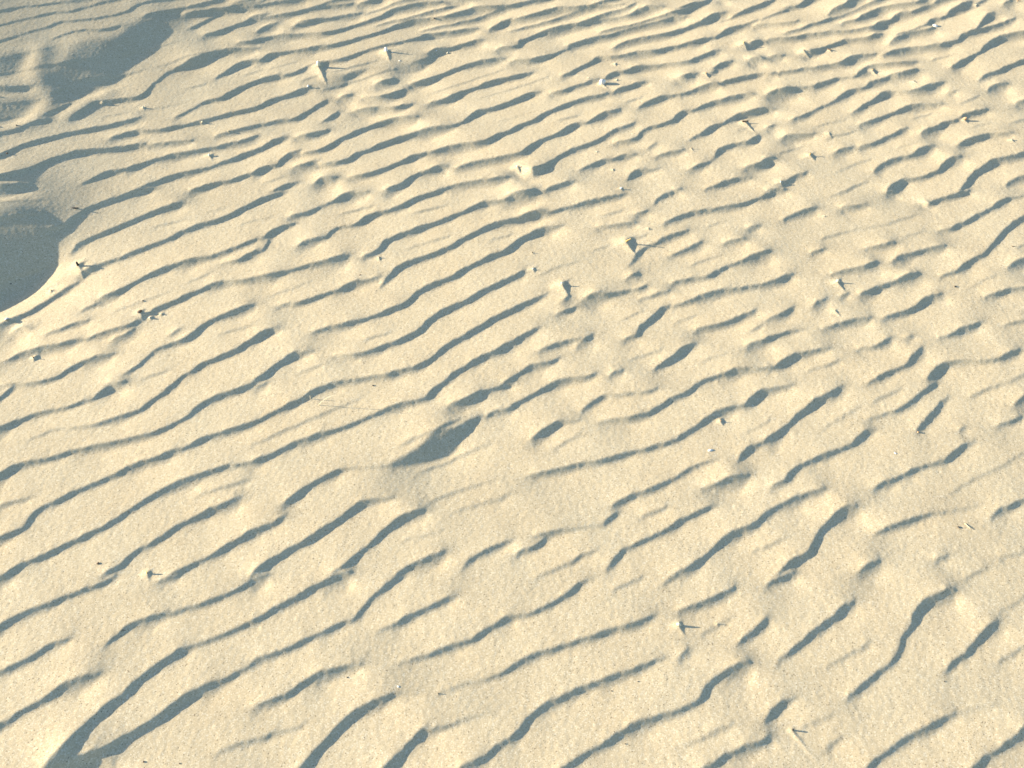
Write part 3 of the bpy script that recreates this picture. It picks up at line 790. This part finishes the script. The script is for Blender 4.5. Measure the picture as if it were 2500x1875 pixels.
FOUND = []
for row in FINDS.strip().splitlines():
    q = row.split('|')
    FOUND.append((q[0], q[1], float(q[2]), float(q[3]), float(q[4]) / 1000, float(q[5]) * 0.68 / 1000, float(q[6]) / 1000, q[7], q[8], q[9]))

# wind tails: a ridge of sand at the angle of repose behind whatever stops the wind
smoothed = blur(height, 0.012)
places = []
for (kind, tile, px, py, size, mound, tail, tone, pose, label) in FOUND:
    u, v = tile_px(tile, px, py)
    x0, y0 = ground(u, v)
    x0, y0 = float(x0), float(y0)
    ex = 0.0
    for _ in range(3):                       # the tip stands on its mound: find the foot under it
        i, j = int((x0 - X0) / DX), int((y0 - Y0) / DX)
        ex = float(smoothed[j, i]) + mound - big_form(x0, y0)
        x0, y0 = (float(q) for q in ground(u, v, ex))
    places.append((x0, y0))
    if mound <= 0.0005:
        continue
    i, j = int((x0 - X0) / DX), int((y0 - Y0) / DX)
    base = float(smoothed[j, i])
    r = int((tail + 0.03 + mound * 6) / DX) + 4
    sl = (slice(max(0, j - r), j + r), slice(max(0, i - r), i + r))
    rx, ry = GXX[sl] - x0, GYY[sl] - y0
    bend = random.uniform(-0.12, 0.12)
    a = rx * WIND[0] + ry * WIND[1]
    c = rx * -WIND[1] + ry * WIND[0] - bend * np.clip(a, 0, 1) ** 1.0
    t = max(tail, 0.006)
    c = c + wob[sl] * 0.5
    lee = smooth01((c / mound + 0.25) / 0.5) * smooth01((a / mound + 2.0) / 2.0)
    kc = 6.0 - 4.0 * lee
    ridge = np.maximum(mound * np.clip(1 - a / t, 0, 1) ** 1.3, 1e-5)
    rho = np.where(a < 0, np.sqrt((a / 4.5) ** 2 + (c / kc) ** 2) / mound, np.abs(c) / kc / ridge)
    # dry sand heaped against it: gentle to windward and to the left, steep on the right
    cone = np.clip(1 - np.sqrt(rho ** 2 + 0.004), 0, 1) ** (2.0 - 0.7 * lee)
    tent = np.where(a < 0, mound, ridge) * cone
    keepz = height[sl]
    calm = np.clip(tent / mound * 1.6, 0, 1) ** 1.0
    height[sl] = keepz * (1 - calm) + smoothed[sl] * calm + tent

# the added slope: tilts the upper left away from the sun to dim it
height += big_form(GXX, GYY).astype(np.float32)

# fine unevenness and grain
height += noise(0.022, 0.00013) + noise(0.007, 0.00004) + noise(0.0019, 0.00009)


def z_at(x, y):
    fx_ = np.clip((np.asarray(x, float) - X0) / DX, 0, nx_ - 1.001)
    fy_ = np.clip((np.asarray(y, float) - Y0) / DX, 0, ny_ - 1.001)
    i, j = fx_.astype(int), fy_.astype(int)
    a, b = fx_ - i, fy_ - j
    return (height[j, i] * (1 - a) * (1 - b) + height[j, i + 1] * a * (1 - b)
            + height[j + 1, i] * (1 - a) * b + height[j + 1, i + 1] * a * b)


# ------------------------------------------------------------------ materials
def mat(name):
    m = bpy.data.materials.new(name)
    m.use_nodes = True
    nt = m.node_tree
    return m, nt, nt.nodes['Principled BSDF']


def sand_material():
    m, nt, b = mat('pale beach sand')
    N, L = nt.nodes.new, nt.links.new
    geo = N('ShaderNodeNewGeometry')
    grain = N('ShaderNodeTexVoronoi'); grain.inputs['Scale'].default_value = 620
    L(geo.outputs['Position'], grain.inputs['Vector'])
    bw = N('ShaderNodeSeparateColor'); L(grain.outputs['Color'], bw.inputs['Color'])
    ramp = N('ShaderNodeValToRGB')
    cr = ramp.color_ramp
    cr.elements[0].position = 0.0; cr.elements[0].color = (0.28, 0.225, 0.145, 1)
    cr.elements[1].position = 1.0; cr.elements[1].color = (0.71, 0.635, 0.46, 1)
    for p, c in ((0.006, (0.28, 0.225, 0.145, 1)), (0.03, (0.50, 0.415, 0.262, 1)), (0.35, (0.558, 0.464, 0.296, 1)), (0.80, (0.60, 0.508, 0.331, 1))):
        e = cr.elements.new(p); e.color = c
    L(bw.outputs['Red'], ramp.inputs['Fac'])
    patch = N('ShaderNodeTexNoise'); patch.inputs['Scale'].default_value = 9; patch.inputs['Detail'].default_value = 4
    L(geo.outputs['Position'], patch.inputs['Vector'])
    mix = N('ShaderNodeMix'); mix.data_type = 'RGBA'; mix.blend_type = 'MULTIPLY'
    mr = N('ShaderNodeMapRange'); mr.inputs['From Min'].default_value = 0.35; mr.inputs['From Max'].default_value = 0.65
    mr.inputs['To Min'].default_value = 0.0; mr.inputs['To Max'].default_value = 1.0
    L(patch.outputs['Fac'], mr.inputs['Value']); L(mr.outputs['Result'], mix.inputs['Factor'])
    L(ramp.outputs['Color'], mix.inputs['A']); mix.inputs['B'].default_value = (0.97, 0.955, 0.94, 1)
    L(mix.outputs['Result'], b.inputs['Base Color'])
    b.inputs['Roughness'].default_value = 0.95
    b.inputs['Specular IOR Level'].default_value = 0.15
    n1 = N('ShaderNodeTexNoise'); n1.inputs['Scale'].default_value = 420; n1.inputs['Detail'].default_value = 3
    L(geo.outputs['Position'], n1.inputs['Vector'])
    add = N('ShaderNodeMath'); add.operation = 'ADD'
    L(n1.outputs['Fac'], add.inputs[0]); L(bw.outputs['Green'], add.inputs[1])
    bump = N('ShaderNodeBump'); bump.inputs['Strength'].default_value = 0.2; bump.inputs['Distance'].default_value = 0.0006
    L(add.outputs[0], bump.inputs['Height']); L(bump.outputs['Normal'], b.inputs['Normal'])
    return m


SAND = sand_material()

# ------------------------------------------------------------------ the sand, one sheet out to the horizon
mx = np.arange(-1.80, 1.8001, 0.0021)
step = []
y = 0.16
while y < 2.72:
    step.append(y)
    y += 0.0017 + 0.0011 * (y / 2.7)
my = np.array(step)


def outward(a, s0, far):
    out, s = [], s0
    while abs(a) < far:
        a += s; out.append(a); s *= 1.03 if abs(s) < 0.03 else 1.16
    return out


mx = np.concatenate([outward(mx[0], -0.004, 160)[::-1], mx, outward(mx[-1], 0.004, 160)])
my = np.concatenate([outward(my[0], -0.004, 160)[::-1], my, outward(my[-1], 0.004, 160)])
MX, MY = np.meshgrid(mx, my)
edge = np.minimum.reduce([MX - X0, X1 - MX, MY - Y0, Y1 - MY])
flat = big_form(MX, MY)
MZ = flat + (z_at(MX, MY) - flat) * smooth01(edge / 0.5)
nvx, nvy = len(mx), len(my)
co = np.stack([MX, MY, MZ], -1).reshape(-1, 3).astype(np.float32)
idx = np.arange(nvx * nvy, dtype=np.int32).reshape(nvy, nvx)
quads = np.stack([idx[:-1, :-1], idx[:-1, 1:], idx[1:, 1:], idx[1:, :-1]], -1).reshape(-1)
me = bpy.data.meshes.new('sand')
me.vertices.add(len(co)); me.vertices.foreach_set('co', co.ravel())
me.loops.add(len(quads)); me.loops.foreach_set('vertex_index', quads)
nq = len(quads) // 4
me.polygons.add(nq)
me.polygons.foreach_set('loop_start', np.arange(0, nq * 4, 4, dtype=np.int32))
me.polygons.foreach_set('loop_total', np.full(nq, 4, np.int32))
me.polygons.foreach_set('use_smooth', np.ones(nq, bool))
me.update(calc_edges=True)
me.materials.append(SAND)
sand = bpy.data.objects.new('sand', me)
scene.collection.objects.link(sand)
sand['kind'] = 'structure'
sand['label'] = 'pale wind rippled sand of the beach'
sand['category'] = 'sand'

# ------------------------------------------------------------------ bits of shell, twig, straw and grit lying on the sand
def bit_material(name, dark, light, scale=300.0, rough=0.7):
    m, nt, b = mat(name)
    N, L = nt.nodes.new, nt.links.new
    tc = N('ShaderNodeTexCoord')
    tx = N('ShaderNodeTexNoise'); tx.inputs['Scale'].default_value = scale; tx.inputs['Detail'].default_value = 4
    L(tc.outputs['Object'], tx.inputs['Vector'])
    rp = N('ShaderNodeValToRGB')
    rp.color_ramp.elements[0].position = 0.35; rp.color_ramp.elements[0].color = (*dark, 1)
    rp.color_ramp.elements[1].position = 0.65; rp.color_ramp.elements[1].color = (*light, 1)
    L(tx.outputs['Fac'], rp.inputs['Fac']); L(rp.outputs['Color'], b.inputs['Base Color'])
    b.inputs['Roughness'].default_value = rough
    bp = N('ShaderNodeBump'); bp.inputs['Strength'].default_value = 0.4; bp.inputs['Distance'].default_value = 0.0005
    L(tx.outputs['Fac'], bp.inputs['Height']); L(bp.outputs['Normal'], b.inputs['Normal'])
    return m


TONES = {
    'cream': bit_material('cream shell', (0.60, 0.52, 0.34), (0.80, 0.74, 0.55)),
    'white': bit_material('white shell', (0.66, 0.63, 0.55), (0.86, 0.84, 0.76)),
    'rust': bit_material('rust stained', (0.32, 0.14, 0.05), (0.62, 0.42, 0.24)),
    'gold': bit_material('dry golden wood', (0.34, 0.20, 0.05), (0.66, 0.47, 0.17)),
    'brown': bit_material('brown wood', (0.07, 0.045, 0.03), (0.20, 0.13, 0.07)),
    'grey': bit_material('grey wood', (0.16, 0.14, 0.12), (0.34, 0.31, 0.27)),
    'dark': bit_material('dark grit', (0.035, 0.03, 0.027), (0.10, 0.085, 0.07)),
    'black': bit_material('black wood', (0.012, 0.011, 0.010), (0.045, 0.04, 0.035)),
    'straw': bit_material('pale straw', (0.52, 0.43, 0.26), (0.74, 0.66, 0.46)),
}
CATS = {'shell_fragment': 'shell', 'twig_stub': 'twig', 'twig': 'twig', 'wood_chip': 'wood chip', 'grit_grain': 'grit',
        'straw': 'straw', 'grass_blade': 'grass blade'}
GROUPS = {'shell_fragment': 'shell bits strewn on the sand', 'twig_stub': 'twig tips poking out of the sand',
          'twig': 'twig bits lying on the sand', 'wood_chip': 'wood chips on the sand',
          'grit_grain': 'dark grit grains on the sand', 'straw': 'straw scraps on the sand'}


def shell_mesh(size, curl, wide):
    """a broken, curved flake of shell with a scalloped edge and real thickness"""
    bm = bmesh.new()
    n, rings = 14, 4
    ph = [random.uniform(0.72, 1.05) for _ in range(n)]
    th = size * random.uniform(0.07, 0.11)
    top, bot = [], []
    for side, acc in ((1, top), (-1, bot)):
        mid = bm.verts.new((0, 0, side * th / 2 + curl * size * 0.30))
        acc.append([mid])
        for r in range(1, rings + 1):
            f = r / rings
            ring = []
            for k in range(n):
                an = 2 * math.pi * k / n
                rad = size / 2 * f * (1 + (ph[k] - 1) * f)
                x, y = rad * math.cos(an), rad * wide * math.sin(an)
                rib = 0.018 * size * math.sin(k * 2.2) * f
                z = curl * size * (0.30 - 0.55 * f * f) + rib + side * th / 2 * (1 - 0.5 * f)
                ring.append(bm.verts.new((x, y, z)))
            acc.append(ring)
    for acc, flip in ((top, False), (bot, True)):
        for k in range(n):
            q = [acc[0][0], acc[1][k], acc[1][(k + 1) % n]]
            bm.faces.new(q[::-1] if flip else q)
            for r in range(1, rings):
                q = [acc[r][k], acc[r + 1][k], acc[r + 1][(k + 1) % n], acc[r][(k + 1) % n]]
                bm.faces.new(q[::-1] if flip else q)
    for k in range(n):
        bm.faces.new([top[rings][k], bot[rings][k], bot[rings][(k + 1) % n], top[rings][(k + 1) % n]])
    return bm


def tube_mesh(path, radii, sides=8):
    bm = bmesh.new()
    prev = None
    m = len(path)
    for i, p in enumerate(path):
        d = Vector(path[min(i + 1, m - 1)]) - Vector(path[max(i - 1, 0)])
        d.normalize()
        a = d.orthogonal().normalized(); b = d.cross(a)
        ring = []
        for k in range(sides):
            an = 2 * math.pi * k / sides
            r = radii[i] * random.uniform(0.86, 1.14)
            ring.append(bm.verts.new(Vector(p) + (a * math.cos(an) + b * math.sin(an)) * r))
        if prev:
            # match the ring phases so that the tube does not twist
            best = min(range(sides), key=lambda s: sum((ring[(k + s) % sides].co - prev[k].co).length for k in range(sides)))
            ring = [ring[(k + best) % sides] for k in range(sides)]
            for k in range(sides):
                bm.faces.new([prev[k], prev[(k + 1) % sides], ring[(k + 1) % sides], ring[k]])
        else:
            bm.faces.new(ring[::-1])
        prev = ring
    bm.faces.new(prev)
    return bm


def stick_mesh(length, rad, wander=0.12):
    m = 7
    path, radii = [], []
    ox = oy = 0.0
    for i in range(m):
        f = i / (m - 1)
        ox += random.uniform(-wander, wander) * length / m
        oy += random.uniform(-wander, wander) * length / m
        path.append((ox, oy, f * length))
        radii.append(rad * (1.1 - 0.5 * f) * random.uniform(0.85, 1.2))
    bm = tube_mesh(path, radii, 9)
    for v in bm.verts:                        # a splintered, slanting break at the tip
        if v.co.z > length * 0.97:
            v.co.z += random.uniform(-0.5, 0.7) * rad
    return bm


def grain_mesh(size):
    bm = bmesh.new()
    bmesh.ops.create_icosphere(bm, subdivisions=2, radius=size / 2)
    sc = (random.uniform(0.8, 1.3), random.uniform(0.7, 1.0), random.uniform(0.55, 0.8))
    off = Vector((random.uniform(0, 50),) * 3)
    for v in bm.verts:
        s = 1 + 0.22 * math.sin(v.co.x / size * 7 + off.x) * math.cos(v.co.y / size * 6 + off.x) + random.uniform(-0.07, 0.07)
        v.co = Vector((v.co.x * sc[0], v.co.y * sc[1], v.co.z * sc[2])) * s
    return bm


def put(name, bm, tone, loc, rot, label, smooth=True):
    bmesh.ops.recalc_face_normals(bm, faces=bm.faces[:])
    me = bpy.data.meshes.new(name)
    bm.to_mesh(me); bm.free()
    me.materials.append(TONES[tone])
    if smooth:
        for p in me.polygons:
            p.use_smooth = True
    o = bpy.data.objects.new(name, me)
    scene.collection.objects.link(o)
    o.location = loc
    o.rotation_euler = rot
    o['label'] = label
    o['category'] = CATS[name]
    if name in GROUPS:
        o['group'] = GROUPS[name]
    return o


R = math.radians
for (kind, tile, px, py, size, mound, tail, tone, pose, label), (x, y) in zip(FOUND, places):
    z = float(z_at(x, y))
    yaw = random.uniform(0, 6.28)
    if kind == 'shell_fragment':
        wide = random.uniform(0.55, 0.8)
        if pose == 'stand':
            put(kind, shell_mesh(size, 0.35, wide), tone, (x, y, z + size * 0.08),
                (R(58 + random.uniform(-8, 8)), R(78), R(random.uniform(-60, -35))), label)
        elif pose == 'lean':
            put(kind, shell_mesh(size, 0.4, wide), tone, (x, y, z + size * 0.10),
                (R(random.uniform(25, 45)), R(random.uniform(-50, -25)), yaw), label)
        elif pose == 'lump':
            put(kind, shell_mesh(size, 0.8, 0.8), tone, (x, y, z + size * 0.22), (R(18), R(-30), R(30)), label)
        else:
            put(kind, shell_mesh(size, 0.25, wide), tone, (x, y, z + size * 0.06),
                (R(random.uniform(-12, 12)), R(random.uniform(-14, 4)), yaw), label)
    elif kind == 'wood_chip':
        o = put(kind, shell_mesh(size, 0.12, 0.5), tone, (x, y, z + size * (0.12 if pose == 'flat' else 0.25)),
                (R(15), R(-12 if pose == 'flat' else -70), R(20)), label, False)
    elif kind == 'grit_grain':
        put(kind, grain_mesh(size * (0.55 if tile in 'MNOP' else 0.75)), tone, (x, y, z + size * 0.16), (0, 0, yaw), label)
    elif kind in ('twig_stub', 'straw') and pose in ('stand', 'upright'):
        rad = size * (0.20 if kind == 'twig_stub' else 0.05)
        if tone == 'straw':
            rad = 0.0007
        if tile + pose == 'Cstand' and tone == 'brown':
            rad = 0.0010
        L_ = size * (1.0 if pose == 'upright' else 0.5) + 0.004
        put(kind, stick_mesh(L_, rad), tone, (x, y, z - 0.004),
            (R(random.uniform(-14, 6)), R(random.uniform(-12, 12)), yaw * 0.05), label)
    else:                                     # lying bits
        rad = size * (0.11 if kind == 'twig' else 0.055)
        tilt = 82 if pose == 'lie' else 48
        head = {'D532': -40, 'L1722': -60}.get(tile + str(int(px)), -8)
        o = put(kind, stick_mesh(size, rad), tone, (x, y, z + rad * 0.5), (0, R(tilt), R(head)), label)
        dx = math.sin(R(tilt)) * size * 0.5
        if pose == 'lie':
            o.location.x -= dx * math.cos(R(head)); o.location.y -= dx * math.sin(R(head))

# the grass blade: rooted in the sand, bowed over to the right, its tip 45 mm up
u, v = tile_px('J', 530, 182)
bx_, by_ = (float(q) for q in ground(u, v))
ut, vt = tile_px('J', 724, 96)
tx_, ty_ = (float(q) for q in ground(ut, vt, 0.042))
um, vm = tile_px('J', 615, 112)
mx_, my_ = (float(q) for q in ground(um, vm, 0.030))
bz = float(z_at(bx_, by_))
pts = []
for i in range(25):
    t = i / 24
    # quadratic through root, middle and tip
    l0, l1, l2 = 2 * (t - .5) * (t - 1), -4 * t * (t - 1), 2 * t * (t - .5)
    pts.append((l1 * (mx_ - bx_) + l2 * (tx_ - bx_), l1 * (my_ - by_) + l2 * (ty_ - by_), l1 * 0.030 + l2 * 0.042 - 0.004 * (1 - t)))
put('grass_blade', tube_mesh(pts, [0.00058 * (1.05 - 0.75 * i / 24) for i in range(25)], 6), 'straw', (bx_, by_, bz), (0, 0, 0),
    'thin pale grass blade bowed to the right with a hair thin shadow, left of centre')

# ------------------------------------------------------------------ light
world = bpy.data.worlds.new('World')
scene.world = world
world.use_nodes = True
wn = world.node_tree
sky = wn.nodes.new('ShaderNodeTexSky')
sky.sky_type = 'NISHITA'
sky.sun_disc = False
sky.sun_elevation = SUN_EL
sky.sun_rotation = math.atan2(-SX, -SY)
sky.air_density = 1.0
sky.dust_density = 1.0
sky.ozone_density = 2.6
bg = wn.nodes['Background']
wn.links.new(sky.outputs['Color'], bg.inputs['Color'])
bg.inputs['Strength'].default_value = 0.110
sl = bpy.data.lights.new('sun', 'SUN')
sl.energy = 4.8
sl.angle = math.radians(0.55)
sl.color = (1.0, 0.872, 0.685)
so = bpy.data.objects.new('sun', sl)
scene.collection.objects.link(so)
so.rotation_euler = Vector((SX * math.cos(SUN_EL), SY * math.cos(SUN_EL), -math.sin(SUN_EL))).to_track_quat('-Z', 'Y').to_euler()
so.location = (-4, 0.5, 2)

# ------------------------------------------------------------------ camera
cam = bpy.data.cameras.new('camera')
cam.sensor_fit = 'HORIZONTAL'
cam.sensor_width = 36
cam.lens = 18 / math.tan(HFOV / 2)
cam.clip_start = 0.02
cam.clip_end = 600
co_ = bpy.data.objects.new('camera', cam)
scene.collection.objects.link(co_)
co_.location = (0, 0, CAM_H)
co_.rotation_euler = (math.pi / 2 - PITCH, 0, 0)
scene.camera = co_

vs = scene.view_settings
vs.view_transform = 'Standard'
vs.look = 'None'
vs.exposure = 1.45
vs.gamma = 1
vs.use_curve_mapping = False
